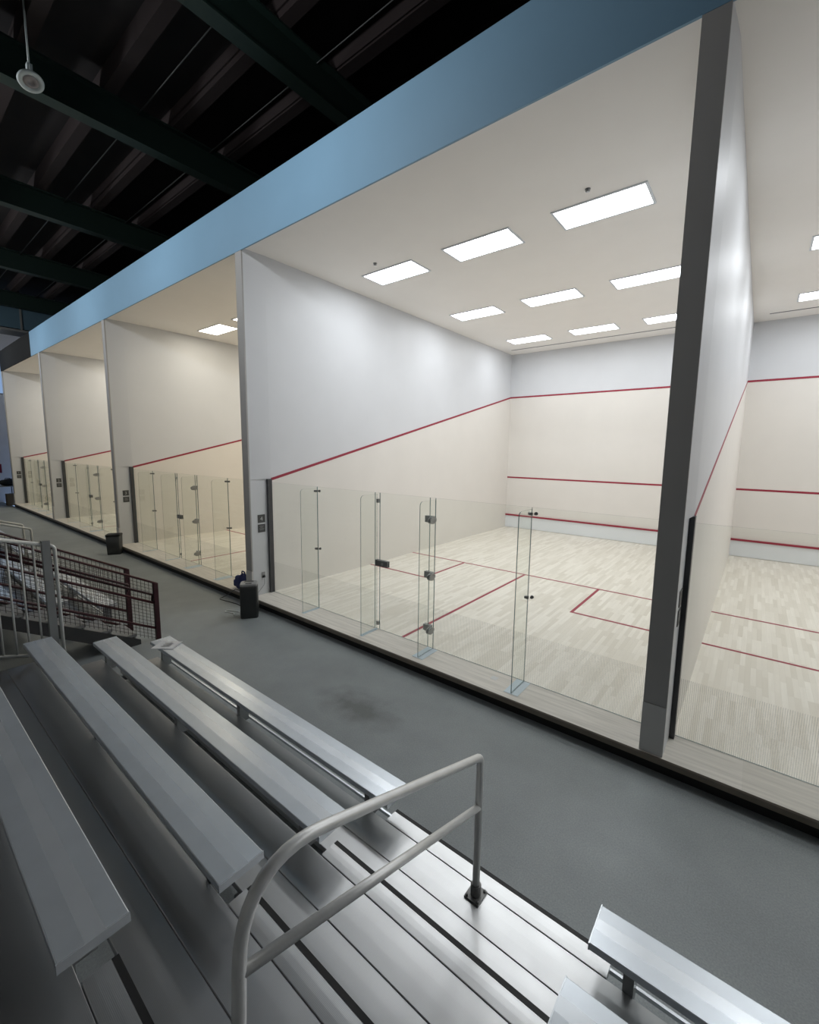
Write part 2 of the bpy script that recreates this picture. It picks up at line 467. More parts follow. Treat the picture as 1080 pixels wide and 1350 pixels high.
# partition walls; red diagonal out line on both faces
def zline(y): return 2.13 + (4.57 - 2.13) * y / 9.75
def partition(k):
    x1 = k * PITCH; x0 = x1 - TH
    names = {-3: 'end partition wall beside the folding table', -2: 'partition wall one court in from the folding table', -1: 'partition wall behind the waste bin pillar',
             0: 'partition wall behind the pillar with the tower appliance', 1: 'partition wall behind the broad dark pillar', 2: 'last partition wall past the broad dark pillar'}
    bm = BM()
    prism(bm, [(0, -0.12), (9.75, -0.12), (9.75, 4.57), (0, 2.13)], x0, x1, 'x', 0)
    prism(bm, [(0, 2.13), (9.75, 4.57), (9.75, ZC), (0, ZC)], x0, x1, 'x', 1)
    prism(bm, [(x0, 0), (x1, 0), (x1 - 0.029, -0.075), (x1 - 0.030, -0.405), (x0 + 0.034, -0.405), (x0 + 0.031, -0.075)], 0.0, 2.165, 'z', 2)
    prism(bm, [(x0, 0), (x1, 0), (x1 - 0.030, -0.405), (x0 + 0.034, -0.405)], 2.165, ZC, 'z', 2)
    o = obj('wall_partition', bm, ['cream', 'upper', 'return'])
    tag(o, names[k], 'wall', kind='structure')
    for s, xa, xb in ((0, x1, x1 + 0.004), (1, x0 - 0.004, x0)):
        if (k == -3 and s == 1) or (k == 2 and s == 0): continue
        b2 = BM(); prism(b2, [(0, 2.13), (9.75, 4.57), (9.75, 4.62), (0, 2.18)], xa, xb, 'x', 0)
        obj('out_line', b2, 'red', o)
    return o
for k in range(-3, 3): partition(k)

# grey pillars capping the partitions
PL = {-3: 'slim grey pillar at the end of the row beside the folding table', -2: 'slim grey pillar one court in from the folding table', -1: 'slim grey pillar with the waste bin at its foot',
      0: 'slim grey pillar with the tower appliance at its foot', 1: 'broad dark grey pillar with a jointed base, alone in front of the bleacher',
      2: 'dark grey pillar ending the row past the broad pillar'}
for k in range(-3, 3):
    x1 = k * PITCH; x0 = x1 - TH
    t = thing('pillar', PL[k], 'pillar', (0, 0, 0), group='grey pillars between the courts')
    bx('shaft', (x0 + 0.034, x1 - 0.030, -0.43, -0.405, 0.475, 6.01), 'pillar', t)
    bx('pillar_base', (x0 + 0.032, x1 - 0.028, -0.437, -0.405, 0.0, 0.472), 'pillar_base', t)

# header band over all openings
hd = thing('wall_header', 'blue grey header band running above all the court openings', 'header', kind='structure')
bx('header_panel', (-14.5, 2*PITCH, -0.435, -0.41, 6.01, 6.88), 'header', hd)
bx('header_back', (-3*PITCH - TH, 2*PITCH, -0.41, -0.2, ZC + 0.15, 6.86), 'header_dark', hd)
bx('header_panel', (-3*PITCH - TH, -14.5, -0.435, -0.41, 6.01, 6.88), 'header_dark', hd)  # far end stretch given a darker colour than the rest
# outer shell
ws = tag(bx('wall_right', (XR, XR + 0.2, YB, 10.2, ZF, 9.2), 'rear'), 'plain grey end wall of the hall beyond the last court', 'wall', kind='structure')
tag(bx('wall_far', (XL, XR, 10.02, 10.2, ZF, 9.2), 'rear'), 'hall wall hidden behind the courts', 'wall', kind='structure')
tag(bx('wall_back', (XL, XR, YB - 0.2, YB, ZF, 9.2), 'rear'), 'pale grey rear wall of the gallery behind the bleachers', 'wall', kind='structure')
bm = BM()
ys = sorted([YB, 10.2] + [v for w in WINDOWS for v in w])
box(bm, XL - 0.2, XL, YB, 10.2, ZF, WZ0); box(bm, XL - 0.2, XL, YB, 10.2, WZ1, 9.2)
for a, b in zip(ys[0::2], ys[1::2]): box(bm, XL - 0.2, XL, a, b, WZ0, WZ1)
tag(obj('wall_left', bm, 'end_wall'), 'pale grey end wall of the hall behind the folding table', 'wall', kind='structure')
for n, (a, b) in enumerate(WINDOWS):
    wl = ('nearest the courts', 'in the middle', 'nearest the rear wall')[n]
    t = thing('window_%d' % (n + 1), 'tall bright window high in the end wall, the one %s' % wl, 'window', (XL, (a+b)/2, WZ0), kind='structure')
    h = (b - a) / 2; H = WZ1 - WZ0
    bm = BM(); box(bm, -0.12, -0.06, -h, h, 0, 0.06); box(bm, -0.12, -0.06, -h, h, H-0.06, H)
    for q in (-h, -0.03, h-0.06): box(bm, -0.12, -0.06, q, q+0.06, 0.06, H-0.06)
    obj('window_frame', bm, 'frame', t)
    for q0, q1 in ((-h+0.06, -0.03), (0.03, h-0.06)):
        bx('pane', (-0.095, -0.085, q0, q1, 0.06, H-0.06), 'pane', t)

# roof deck
tag(bx('ceiling', (XL, XR, YB, 10.2, 8.86, 9.0), 'deck'), 'dark roof deck high above the gallery', 'ceiling', kind='structure')

# ------------------------------------------------------------------ roof steel
def ibeam(x, zb=8.0, depth=0.55, w=0.24):
    bm = BM()
    box(bm, x-w/2, x+w/2, YB, 9.9, zb, zb+0.03)
    box(bm, x-0.012, x+0.012, YB, 9.9, zb+0.03, zb+depth-0.03)
    box(bm, x-w/2, x+w/2, YB, 9.9, zb+depth-0.03, zb+depth)
    return bm
BX = [-16.0, -11.2, -6.5, -2.02, 1.28, 4.9, 8.6, 12.4]
for x in BX:
    tag(obj('roof_beam', ibeam(x), 'beam'), 'dark green steel roof beam spanning across the gallery', 'beam', 'dark green roof beams')
for y in (-8.0, -6.9, -5.85, -4.8, -3.75, -2.65, -1.58, -0.5, 0.55, 1.6):
    bm = BM(); box(bm, XL, XR, y-0.09, y+0.09, 8.55, 8.86)
    tag(obj('purlin', bm, 'purlin'), 'dark brown roof purlin lying across the green beams', 'purlin', 'roof purlins')
for (y, z) in ((-1.13, 8.5), (0.15, 8.52), (-3.2, 8.5)):
    bm = BM(); tube(bm, [(XL, y, z), (XR, y, z)], 0.012, 6)
    tag(obj('conduit', bm, 'conduit'), 'thin conduit run under the dark roof', 'conduit', 'thin conduits under the roof')

# duct at the far end
dt = thing('air_duct', 'blue grey rectangular air duct crossing above the end of the header', 'duct', (-17.0, 0, 0))
bm = BM(); box(bm, -0.5, 0.5, -6.0, 3.0, 7.32, 8.2); obj('duct_body', bm, 'duct', dt)
for y in (-4.6, -3.45, -1.9, -0.25, 0.9):
    b2 = BM()
    box(b2, -0.53, 0.53, y-0.03, y+0.03, 7.29, 7.32); box(b2, -0.53, 0.53, y-0.03, y+0.03, 8.2, 8.23)
    box(b2, -0.53, -0.5, y-0.03, y+0.03, 7.32, 8.2); box(b2, 0.5, 0.53, y-0.03, y+0.03, 7.32, 8.2)
    tube(b2, [(0.51, y, 8.2), (0.51, y, 8.84)], 0.012, 6)
    obj('duct_strap', b2, 'duct_band', dt)
bm = BM(); box(bm, -0.52, 0.52, -6.0, 3.0, 7.2, 7.285); obj('duct_ledge', bm, 'duct_band', dt)

# pendant fixture
pf = thing('pendant_fixture', 'small white round fixture hanging on a thin rod from the roof', 'lamp', (-1.28, -2.765, 7.73))
bm = BM(); tube(bm, [(0, 0, 0.17), (0, 0, 1.13)], 0.012, 8); obj('rod', bm, 'fix_white', pf)
bm = BM(); box(bm, -0.04, 0.04, -0.03, 0.03, 0.09, 0.19)
tube(bm, fillet([(-0.05, 0, 0.20), (-0.05, 0, 0.10), (0.05, 0, 0.10), (0.06, 0, 0.16)], 0.02), 0.014, 8)
obj('clamp', bm, 'fix_white', pf, bevel=0)
bm = BM(); tube(bm, fillet([(-0.11, 0, 0.05), (-0.12, 0, 0.10), (-0.05, 0, 0.10), (-0.04, 0, 0.04)], 0.02), 0.010, 8); obj('yoke', bm, 'fix_white', pf)
hd2 = (math.radians(6), math.radians(-24), 0)
bm = BM(); lathe(bm, [(0, 0.06), (0.05, 0.06), (0.075, 0.03), (0.14, 0.0), (0.152, -0.02), (0.147, -0.04), (0.105, -0.045), (0.10, -0.03), (0, -0.03)], 28)
head = obj('head', bm, 'fix_white', pf, (0, 0, 0.0), hd2)
bm = BM(); lathe(bm, [(0.088, -0.032), (0.075, -0.042), (0.035, -0.046), (0.033, -0.038), (0, -0.038)], 24); obj('lens', bm, 'fix_grey', head)

# ------------------------------------------------------------------ ceiling light panels and sprinklers
TF = BM()
for d in ((-0.61, 0.61, -0.30, -0.27, -0.014, 0), (-0.61, 0.61, 0.27, 0.30, -0.014, 0), (-0.61, -0.58, -0.27, 0.27, -0.014, 0), (0.58, 0.61, -0.27, 0.27, -0.014, 0)): box(TF, *d)
TFM = finish(TF, 'troffer_frame', 'troffer_frame')
def diffuser(mat):
    bm = BM(); v = [bm.verts.new(p) for p in ((-0.58, -0.27, -0.006), (-0.58, 0.27, -0.006), (0.58, 0.27, -0.006), (0.58, -0.27, -0.006))]
    bm.faces.new(v)
    me = bpy.data.meshes.new('diffuser'); bm.to_mesh(me); bm.free(); me.materials.append(M[mat]); return me
DIFF = {'c': diffuser('lamp_cool'), 'w': diffuser('lamp_warm')}
ROWS = [(1.93, 'glass-side row'), (4.97, 'middle row'), (8.03, 'front-wall row')]
COLS = [(1.36, 'table-side column'), (3.22, 'centre column'), (5.08, 'column farthest from table')]
for i in COURTS:
    for y, rn in ROWS:
        for x, cn in COLS:
            t = thing('ceiling_light', 'lit ceiling panel, %s, %s, %s' % (rn, cn, CN[i].replace('the ', '', 1).replace(' the ', ' ')), 'light', (i*PITCH + x, y, ZC), group='ceiling panels of %s' % CN[i])
            link('frame', TFM, t); link('diffuser', DIFF['c' if i >= 0 else 'w'], t)
for x in (1.347, 5.055):
    bm = BM(); lathe(bm, [(0, -0.03), (0.03, -0.028), (0.03, -0.024), (0.012, -0.02), (0.012, -0.006), (0.035, -0.004), (0.035, 0)], 14)
    tag(obj('sprinkler', bm, 'steel_dark', None, (x, 1.375, ZC)), 'tiny ceiling sprinkler head on the %s of the open court' % ('tower appliance side' if x < 3 else 'broad pillar side'), 'sprinkler', 'sprinkler heads')

# ------------------------------------------------------------------ glass walls
GT = 2.10
def panel(x0, x1, z0=0.004, z1=GT):
    bm = BM(); v = box(bm, x0, x1, -0.006, 0.006, z0, z1, 1)
    for f in bm.faces:
        c = f.calc_center_median()
        if abs(abs(c.y) - 0.006) < 1e-5: f.material_index = 0
    return finish(bm, 'glass_panel', ['glass', 'glass_edge'])
def fin():
    pts = [(-0.345, 0.004), (-0.006, 0.004), (-0.006, GT - 0.02), (-0.285, GT - 0.02)]
    for k in range(1, 7):
        a = math.pi/2 + k/6 * math.pi/2
        pts.append((-0.285 + 0.06*math.cos(a), GT - 0.08 + 0.06*math.sin(a)))
    bm = BM(); prism(bm, pts, -0.006, 0.006, 'x', 0, 1)
    return finish(bm, 'glass_fin', ['glass', 'glass_edge'])
def clip_mesh():
    bm = BM(); box(bm, -0.022, 0.022, -0.03, -0.006, -0.028, 0.028); box(bm, -0.018, 0.018, 0.006, 0.012, -0.022, 0.022)
    return finish(bm, 'clip', 'steel')
def bolt_mesh():
    bm = BM()
    tube(bm, [(-0.022, -0.04, 0), (0.022, -0.04, 0)], 0.018, 12); box(bm, -0.014, 0.014, -0.04, -0.006, -0.013, 0.013)
    tube(bm, [(0.045, -0.012, 0), (0.045, -0.006, 0)], 0.016, 12); tube(bm, [(0.045, 0.006, 0), (0.045, 0.02, 0)], 0.02, 12)
    return finish(bm, 'bolt', 'steel_dark')
def hinge_mesh():
    bm = BM()
    # oval leaf clamped to the fin, square leaf on the door
    pts = [(0.07*math.cos(a)*1.0 - 0.055, 0.048*math.sin(a)) for a in [k*2*math.pi/16 for k in range(16)]]
    prism(bm, [(y - 0.02, z) for y, z in pts], -0.022, -0.006, 'x'); prism(bm, [(y - 0.02, z) for y, z in pts], 0.006, 0.022, 'x')
    box(bm, -0.155, -0.028, -0.028, -0.006, -0.045, 0.045); box(bm, -0.155, -0.028, 0.006, 0.02, -0.045, 0.045)
    tube(bm, [(-0.03, -0.026, -0.05), (-0.03, -0.026, 0.05)], 0.017, 10)
    return finish(bm, 'hinge', 'steel')
GL = dict(p1=panel(0.015, 1.327), p2=panel(1.333, 2.655), p3=panel(2.661, 2.752), door=panel(2.758, 3.664), p4=panel(3.672, 3.757), p5=panel(3.763, 5.097), p6=panel(5.103, 6.385),
          fin=fin(), clip=clip_mesh(), bolt=bolt_mesh(), hinge=hinge_mesh())
bm = BM(); box(bm, 0, 0.046, -0.075, 0.015, 0, 2.165); GL['jamb'] = finish(bm, 'jamb', 'jamb')
bm = BM(); box(bm, -0.085, 0.085, -0.36, -0.01, 0, 0.004); GL['pad_wide'] = finish(bm, 'base_pad', 'pad')
bm = BM(); box(bm, -0.03, 0.03, -0.35, -0.01, 0, 0.004); GL['pad_slim'] = finish(bm, 'base_pad', 'pad')
def stripes(x0, x1):
    bm = BM(); x = x0
    while x < x1 - 0.012:
        v = [bm.verts.new(p) for p in ((x, 0.0075, 0.004), (x + 0.0075, 0.0075, 0.004), (x + 0.0075, 0.0075, 0.59), (x, 0.0075, 0.59))]
        bm.faces.new(v); x += 0.0155
    me = bpy.data.meshes.new('frit_stripes'); bm.to_mesh(me); bm.free(); me.materials.append(M['frit']); return me
GL['stripe'] = {k: stripes(*v) for k, v in dict(p1=(0.02, 1.325), p2=(1.335, 2.65), door=(2.765, 3.66), p5=(3.77, 5.09), p6=(5.11, 6.384)).items()}
bm = BM()
box(bm, -0.05, 0.19, -0.03, -0.006, -0.045, 0.045); box(bm, -0.05, 0.19, 0.006, 0.02, -0.045, 0.045)
GL['lock'] = finish(bm, 'lock_plate', 'steel_dark', )
bm = BM(); tube(bm, [(0.10, -0.03, 0), (0.10, -0.055, 0)], 0.02, 14); GL['knob'] = finish(bm, 'turn_knob', 'steel')

for i in COURTS:
    x0 = i * PITCH
    g = thing('glass_wall', 'clear glass rear wall with fins and clips closing %s' % CN[i], 'glass wall', (x0, 0, 0))
    for k in ('p1', 'p2', 'p3', 'p4', 'p5', 'p6'):
        p = link('glass_panel', GL[k], g)
        if k in GL['stripe']:
            s = link('stripe_film', GL['stripe'][k], p); s['kind'] = 'stuff'
    for fx, kind in ((1.33, 'b'), (2.70, 'c'), (3.76, 'h'), (5.10, 'b')):
        f = link('glass_fin', GL['fin'], g, (fx, 0, 0))
        if kind == 'b':
            for z in (1.05, 2.03): link('clip', GL['bolt'], f, (0, 0, z))
        if kind == 'c':
            for z in (0.105, 1.98): link('clip', GL['clip'], f, (0.03, 0, z))
        link('base_pad', GL['pad_wide' if fx > 3 else 'pad_slim'], g, (fx, 0, 0))
    j = link('jamb', GL['jamb'], g, (-0.031, 0, 0)); link('jamb', GL['jamb'], g, (6.385, 0, 0))
    d = link('glass_door', GL['door'], g); s = link('stripe_film', GL['stripe']['door'], d); s['kind'] = 'stuff'
    for z in (0.285, 1.04, 1.81): link('hinge', GL['hinge'], d, (3.76, 0, z))
    link('lock_plate', GL['lock'], d, (2.74, 0, 1.045)); link('turn_knob', GL['knob'], d, (2.74, 0, 1.045))

# ------------------------------------------------------------------ number plaques and outlets
def text_mesh(s, size):
    c = bpy.data.curves.new('numeral', 'FONT'); c.body = s; c.size = size; c.extrude = 0.0015; c.align_x = 'CENTER'; c.align_y = 'CENTER'
    o = bpy.data.objects.new('tmp_text', c); COL.objects.link(o)
    dg = bpy.context.evaluated_depsgraph_get()
    me = bpy.data.meshes.new_from_object(o.evaluated_get(dg))
    bpy.data.objects.remove(o); bpy.data.curves.remove(c)
    me.materials.clear(); me.materials.append(M['plaque_text'])
    return me
bm = BM(); box(bm, -0.007, 0, -0.075, 0.075, -0.075, 0.075); PQ = finish(bm, 'plaque_plate', 'plaque', bevel=0.002)
bm = BM()
for k, w in enumerate((0.045, 0.03, 0.05, 0.04)): box(bm, 0, 0.0012, -w, w, 0.038 - k*0.024, 0.046 - k*0.024)
PQL = finish(bm, 'pictogram_lines', 'plastic_grey')
for i in COURTS:
    x = i*PITCH - 0.0295 + 0.0072; RZ = (0, 0, 0)
    where = {-3: 'at the end court beside the folding table', -2: 'on the pillar one court in from the folding table', -1: 'above the waste bin', 0: 'above the tower appliance and outlet', 1: 'on the side of the broad dark pillar'}[i]
    lab = 'upper dark square number plaque ' + where
    t = thing('number_plaque', lab, 'plaque', (x, -0.205, 1.437), RZ); link('plate', PQ, t)
    if i < 1: link('numeral', text_mesh(NUM[i], 0.11), t, (0.0008, 0, -0.005), (math.radians(90), 0, math.radians(90)))
    lab = 'lower dark square plaque ' + where
    t = thing('info_plaque', lab, 'plaque', (x, -0.205, 1.258), RZ); link('plate', PQ, t); link('faint_lines', PQL, t)
ot = thing('wall_outlet', 'small grey wall outlet with a plug below the two plaques by the tower appliance', 'outlet', (-0.0294, -0.20, 0.37))
bx('cover_plate', (0, 0.008, -0.035, 0.035, -0.055, 0.055), 'plastic_grey', ot, bevel=0.002)
bx('plug', (0.008, 0.04, -0.02, 0.02, -0.05, -0.005), 'plastic_dark', ot, bevel=0.006)

# ------------------------------------------------------------------ bleachers
RISE, RUN = 0.2005, 0.603
SY0, SZ0, SW = -2.37, 0.25, 0.237
def seat_mesh(x0, x1):
    bm = BM()
    y0 = -SW
    # cross-section with three shallow bands on top
    pts = [(y0, -0.038), (0, -0.038), (0, -0.003), (-0.004, 0.0), (-0.082, 0.0012), (-0.150, 0.0012), (y0+0.004, 0.0), (y0, -0.003)]
    prism(bm, pts, x0, x1, 'x', 0, [0, 0, 0, 0, 1, 0, 0, 0])
    return finish(bm, 'seat_board', ['seat', 'seat_mid'])
def cap_mesh():
    bm = BM(); prism(bm, [(-SW-0.002, -0.040), (0.002, -0.040), (0.002, 0.002), (-SW-0.002, 0.002)], -0.002, 0.004, 'x', 0)
    return finish(bm, 'end_cap', 'seat_mid')
CAP = cap_mesh()
def board_mesh(x0, x1, w, h=0.04, mats='foot'):
    bm = BM(); prism(bm, [(-w, -h), (0, -h), (0, -0.003), (-0.003, 0), (-w*0.36, 0.0011), (-w*0.64, 0.0011), (-w+0.003, 0), (-w, -0.003)], x0, x1, 'x', 0)
    return finish(bm, 'foot_board', mats)
def bleacher(label, segs, aisles, rows, xa, xb):
    t = thing('bleacher', label, 'bleacher', (0, 0, 0))
    seatm = {s: seat_mesh(*s) for s in segs}
    fa = board_mesh(xa, xb, 0.222); fb = board_mesh(xa, xb, 0.205)
    fil = {a: board_mesh(a[0], a[1], 0.104) for a in aisles}
    nos = {a: mesh_box('nosing', (a[0], a[1], 0.0, 0.026, -0.03, -0.001), 'black') for a in aisles}
    for r in range(rows):
        ys, zs = SY0 - r*RUN, SZ0 + r*RISE
        for s in segs:
            o = link('seat_board', seatm[s], t, (0, ys, zs))
            for e in s: link('end_cap', CAP, o, (e - (0.002 if e == s[0] else 0.002), 0, 0.0))
        zf = 0.02 + r*RISE; dy = -r*RUN
        for a in aisles:
            link('aisle_board', fil[a], t, (0, -2.424 + dy, zf)); link('nosing', nos[a], t, (0, -2.424 + dy, zf))
        link('foot_board', fa, t, (0, -2.532 + dy, zf)); link('foot_board', fb, t, (0, -2.757 + dy, zf))
    # brace bar under the front seat
    bx('brace_bar', (xa, xb, -2.425, -2.41, -0.07, -0.045), 'seat_mid', t)
    # supporting frames
    n = max(2, int((xb - xa) / 1.75) + 1)
    fm = BM(); w = 0.025
    for r in range(rows):
        ys, zs = SY0 - r*RUN, SZ0 + r*RISE; zf = 0.02 + r*RISE
        box(fm, -w, w, ys - 0.16, ys - 0.06, (zf - 0.045), zs - 0.0385)
        box(fm, -w, w, ys - 0.14 - 0.04, ys - 0.14, ZF, zf - 0.08)
        box(fm, -w, w, -2.985 - r*RUN, -2.43 - r*RUN, zf - 0.085, zf - 0.0405)
    FM = finish(fm, 'support_frame', 'fence_grey')
    for k in range(n):
        link('support_frame', FM, t, (xa + 0.12 + (xb - xa - 0.24) * k / (n - 1), 0, 0))
    return t
bl1 = bleacher('long aluminium bleacher with an aisle and loop handrail with paper on its front seat', [(1.18, 5.235), (6.612, 12.4)], [(5.155, 6.69)], 6, 1.18, 12.4)
bl2 = bleacher('second aluminium bleacher on the far side of the maroon stair railings', [(-4.6, -0.75), (-10.2, -6.0)], [(-6.1, -4.5)], 5, -10.2, -0.75)

# handrails, bolted to the boards of their bleacher
def handrail(parent, label, x, mat='alu_pipe'):
    r = 0.0225
    pts = [(0, 0, 0.012), (0, 0, 0.925), (0, -1.50, 1.455), (0, -1.545, 0.42)]
    a = fillet(pts[:3], 0.055, 6)[:-1]
    b = fillet([pts[1], pts[2], pts[3]], 0.26, 10)[1:]
    bm = BM(); tube(bm, a + b, r, 14)
    h = obj('handrail', bm, mat, parent, (x, -2.585, 0.02)); h['label'] = label
    bm = BM(); tube(bm, [(0, 0, 0.60), (0, -1.525, 1.085)], 0.021, 14); obj('mid_rail', bm, mat, h)
    for (yy, zz) in ((0, 0), (-1.545, 0.402)):
        bm = BM(); lathe(bm, [(0.032, 0.012), (0.032, 0.075), (0.026, 0.078), (0.0235, 0.078)], 16)
        for sx in (-1, 1):
            for sy in (-1, 1):
                b2 = bmesh.new(); lathe(b2, [(0.009, 0.012), (0.009, 0.02), (0, 0.02)], 6)
                for v in b2.verts: v.co += Vector((sx*0.038, sy*0.043, 0))
                me = bpy.data.meshes.new('tmp'); b2.to_mesh(me); b2.free(); bm.from_mesh(me); bpy.data.meshes.remove(me)
        box(bm, -0.05, 0.05, -0.055, 0.055, 0, 0.012)
        obj('base_flange', bm, 'steel_dark', h, (0, yy, zz))
    return h
handrail(bl1, 'silver loop handrail with a mid rail', 5.945)
handrail(bl2, 'pale loop handrail', -5.0, mat='white_pipe')
handrail(bl2, 'pale loop handrail', -5.75, mat='white_pipe')

# grey guard fence at the end of the long bleacher
gf = thing('guard_fence', 'grey guard fence with vertical bars at the end of the long bleacher', 'fence', (1.10, -3.54, 0))
SL = -0.3316
bx('post', (-0.03, 0.03, -0.035, 0.035, ZF, 1.705), 'fence_grey', gf)
bm = BM(); tube(bm, fillet([(0, 0.075, ZF), (0, 0.075, 1.62), (0, 0.0, 1.675)], 0.05), 0.018, 10); obj('bumper_tube', bm, 'white_pipe', gf)
bm = BM(); tube(bm, [(0, -0.02, 1.665), (0, -2.3, 1.665 + 2.28*0.3)], 0.021, 10); obj('top_rail', bm, 'white_pipe', gf)
bm = BM(); tube(bm, [(0, -0.03, 0.42), (0, -2.3, 0.42 + 2.27*0.3)], 0.019, 10); obj('bottom_rail', bm, 'fence_grey', gf)
barm = BM(); tube(barm, [(0, 0, 0), (0, 0, 1.245)], 0.0095, 8); barm = finish(barm, 'bar', 'white_pipe')
for k in range(1, 21):
    y = -0.105*k; link('bar', barm, gf, (0, y, 0.425 - y*0.3))
bx('post', (-0.03, 0.03, -2.335, -2.265, ZF, 2.4), 'fence_grey', gf)

# ------------------------------------------------------------------ stair with maroon railings
SG = 0.553
st = thing('staircase', 'grey stair descending to the gallery floor between maroon railings', 'stairs', (0, 0, 0))
nst = 11
for k in range(nst):
    y1 = -2.42 - k*0.30; z1 = ZF + (k+1)*0.166
    bm = BM(); box(bm, -0.40, 0.155, y1 - 0.31, y1, z1 - 0.04, z1); box(bm, -0.40, 0.155, y1 - 0.03, y1 - 0.012, z1 - 0.166, z1 - 0.04)
    obj('tread', bm, 'stair', st)
yt = -2.42 - nst*0.30
for x in (-0.425, 0.16):
    bm = BM(); prism(bm, [(-2.38, ZF), (-2.38, ZF + 0.07), (yt, ZF + 0.07 + (-2.38 - yt)*SG), (yt, ZF + 0.07 + (-2.38 - yt)*SG - 0.11), (-2.62, ZF)], x, x + 0.025, 'x', 0); obj('stringer', bm, 'stringer', st)
bx('landing', (-0.40, 0.155, yt - 1.2, yt, ZF + nst*0.166 - 0.05, ZF + nst*0.166), 'stair', st)
for x in (-0.36, 0.08):
    bx('landing_post', (x, x + 0.06, yt - 1.15, yt - 1.09, ZF, ZF + nst*0.166 - 0.05), 'stringer', st)

def stair_rail(label, x, y0, side, H=(0.86, 0.66, 0.545, 0.155)):
    t = thing('stair_railing', label, 'railing', (x, y0, ZF), group=None)
    ln = -(yt) + y0   # run length
    def zz(s, h): return h + s*SG         # s: distance behind the bottom post
    bx('post', (-0.025, 0.025, -0.06, 0.0, 0, H[0] + 0.015), 'maroon', t)
    for s in (1.72, 3.3):
        if s < ln: bx('post', (-0.02, 0.02, -s-0.05, -s, max(0, zz(s, -0.02)), zz(s, H[0])), 'maroon', t)
    for nm, h, r in (('top_rail', H[0], 0.016), ('middle_rail', H[2], 0.018), ('bottom_rail', H[3], 0.018)):
        bm = BM(); tube(bm, [(0, -0.01, zz(0.01, h)), (0, -ln, zz(ln, h))], r, 8); obj(nm, bm, 'maroon', t)
    bm = BM(); tube(bm, fillet([(side*0.07, -0.06, zz(0.06, H[1] - 0.11)), (side*0.07, -0.05, zz(0.05, H[1])), (side*0.07, -ln, zz(ln, H[1]))], 0.02), 0.017, 8); obj('grip_rail', bm, 'maroon', t)
    # woven wire infill
    bm = BM(); w = 0.0022
    y = 0.07
    while y < ln:
        box(bm, -w, w, -y-w, -y+w, max(0.01, zz(y, -0.03)), zz(y, H[0])); y += 0.05
    h = 0.0
    while h < H[0]:
        prism(bm, [(-0.03, zz(0.03, h)-w), (-0.03, zz(0.03, h)+w), (-ln, zz(ln, h)+w), (-ln, zz(ln, h)-w)], -w, w, 'x'); h += 0.05
    s = obj('wire_mesh', bm, 'mesh', t); s['kind'] = 'stuff'
stair_rail('maroon mesh stair railing on the side of the long bleacher', 0.205, -2.12, -1)
stair_rail('maroon mesh stair railing on the side away from the long bleacher', -0.45, -2.27, 1, (0.98, 0.74, 0.30, 0.05))

# ------------------------------------------------------------------ small things
# tower appliance by the pillar between courts 3 and 4
ang = math.atan2(-0.71 + 0.946, 0.57 - 0.397)
ap = thing('air_purifier', 'dark tower-shaped appliance with a grey top panel at the foot of a pillar', 'appliance', (0.41, -0.76, ZF), (0, 0, ang))
bm = BM()
def rrect(hx, hy, r, n=5):
    out = []
    for cx, cy, a0 in ((hx-r, hy-r, 0), (-hx+r, hy-r, 90), (-hx+r, -hy+r, 180), (hx-r, -hy+r, 270)):
        for k in range(n+1):
            a = math.radians(a0 + 90*k/n); out.append((cx + r*math.cos(a), cy + r*math.sin(a)))
    return out
def loft(bm, secs, mi=0):
    rings = [[bm.verts.new((x*s+ox, y*s+oy, z)) for x, y in pts] for pts, s, z, ox, oy in secs]
    for a, b in zip(rings, rings[1:]):
        n = len(a)
        for k in range(n):
            f = bm.faces.new([a[k], a[(k+1) % n], b[(k+1) % n], b[k]]); f.smooth = True; f.material_index = mi
    bm.faces.new(rings[0][::-1]).material_index = mi; bm.faces.new(rings[-1]).material_index = mi
rr = rrect(0.145, 0.12, 0.04)
loft(bm, [(rr, 0.96, 0.0, 0, 0), (rr, 1.0, 0.02, 0, 0), (rr, 0.98, 0.52, 0, 0), (rr, 0.95, 0.565, 0, 0)])
obj('body', bm, 'plastic_dark', ap)
bm = BM(); loft(bm, [(rr, 0.96, 0.560, 0, 0), (rr, 0.97, 0.585, 0, 0.0), (rr, 0.88, 0.60, 0, 0.0)]); top = obj('top_panel', bm, 'plastic_grey', ap)
bm = BM(); box(bm, -0.05, 0.05, -0.085, -0.05, 0.60, 0.606); obj('display', bm, 'plastic_dark', top)
bm = BM(); box(bm, -0.08, 0.08, 0.02, 0.08, 0.60, 0.604)
for k in range(5): box(bm, -0.07, 0.07, 0.026 + k*0.011, 0.031 + k*0.011, 0.604, 0.608)
obj('grille', bm, 'steel_dark', top)

# power lead from the appliance to the outlet
bm = BM(); tube(bm, fillet([(0.005, -0.20, 0.322), (0.02, -0.21, 0.20), (0.06, -0.40, 0.06), (0.17, -0.53, 0.02), (0.25, -0.60, -0.02)], 0.08), 0.005, 6)
tag(obj('power_cord', bm, 'plastic_grey'), 'grey power lead hanging from the outlet to the dark tower appliance', 'cord')
bm = BM(); tube(bm, fillet([(0.19, -0.80, ZF+0.006), (0.10, -0.79, ZF+0.006), (-0.12, -0.88, ZF+0.006), (-0.10, -0.96, ZF+0.006), (0.10, -0.88, ZF+0.006), (0.20, -0.94, ZF+0.006)], 0.06), 0.006, 6)
tag(obj('extension_cord', bm, 'white_pipe'), 'pale loop of cord on the floor beside the dark tower appliance', 'cord')
bm = BM(); tube(bm, fillet([(-0.05, -0.60, 0.14), (-0.45, -0.53, 0.08), (-0.85, -0.55, ZF+0.008), (-0.80, -0.68, ZF+0.006), (-0.30, -0.60, ZF+0.006), (0.20, -0.64, ZF+0.006)], 0.07), 0.007, 6)
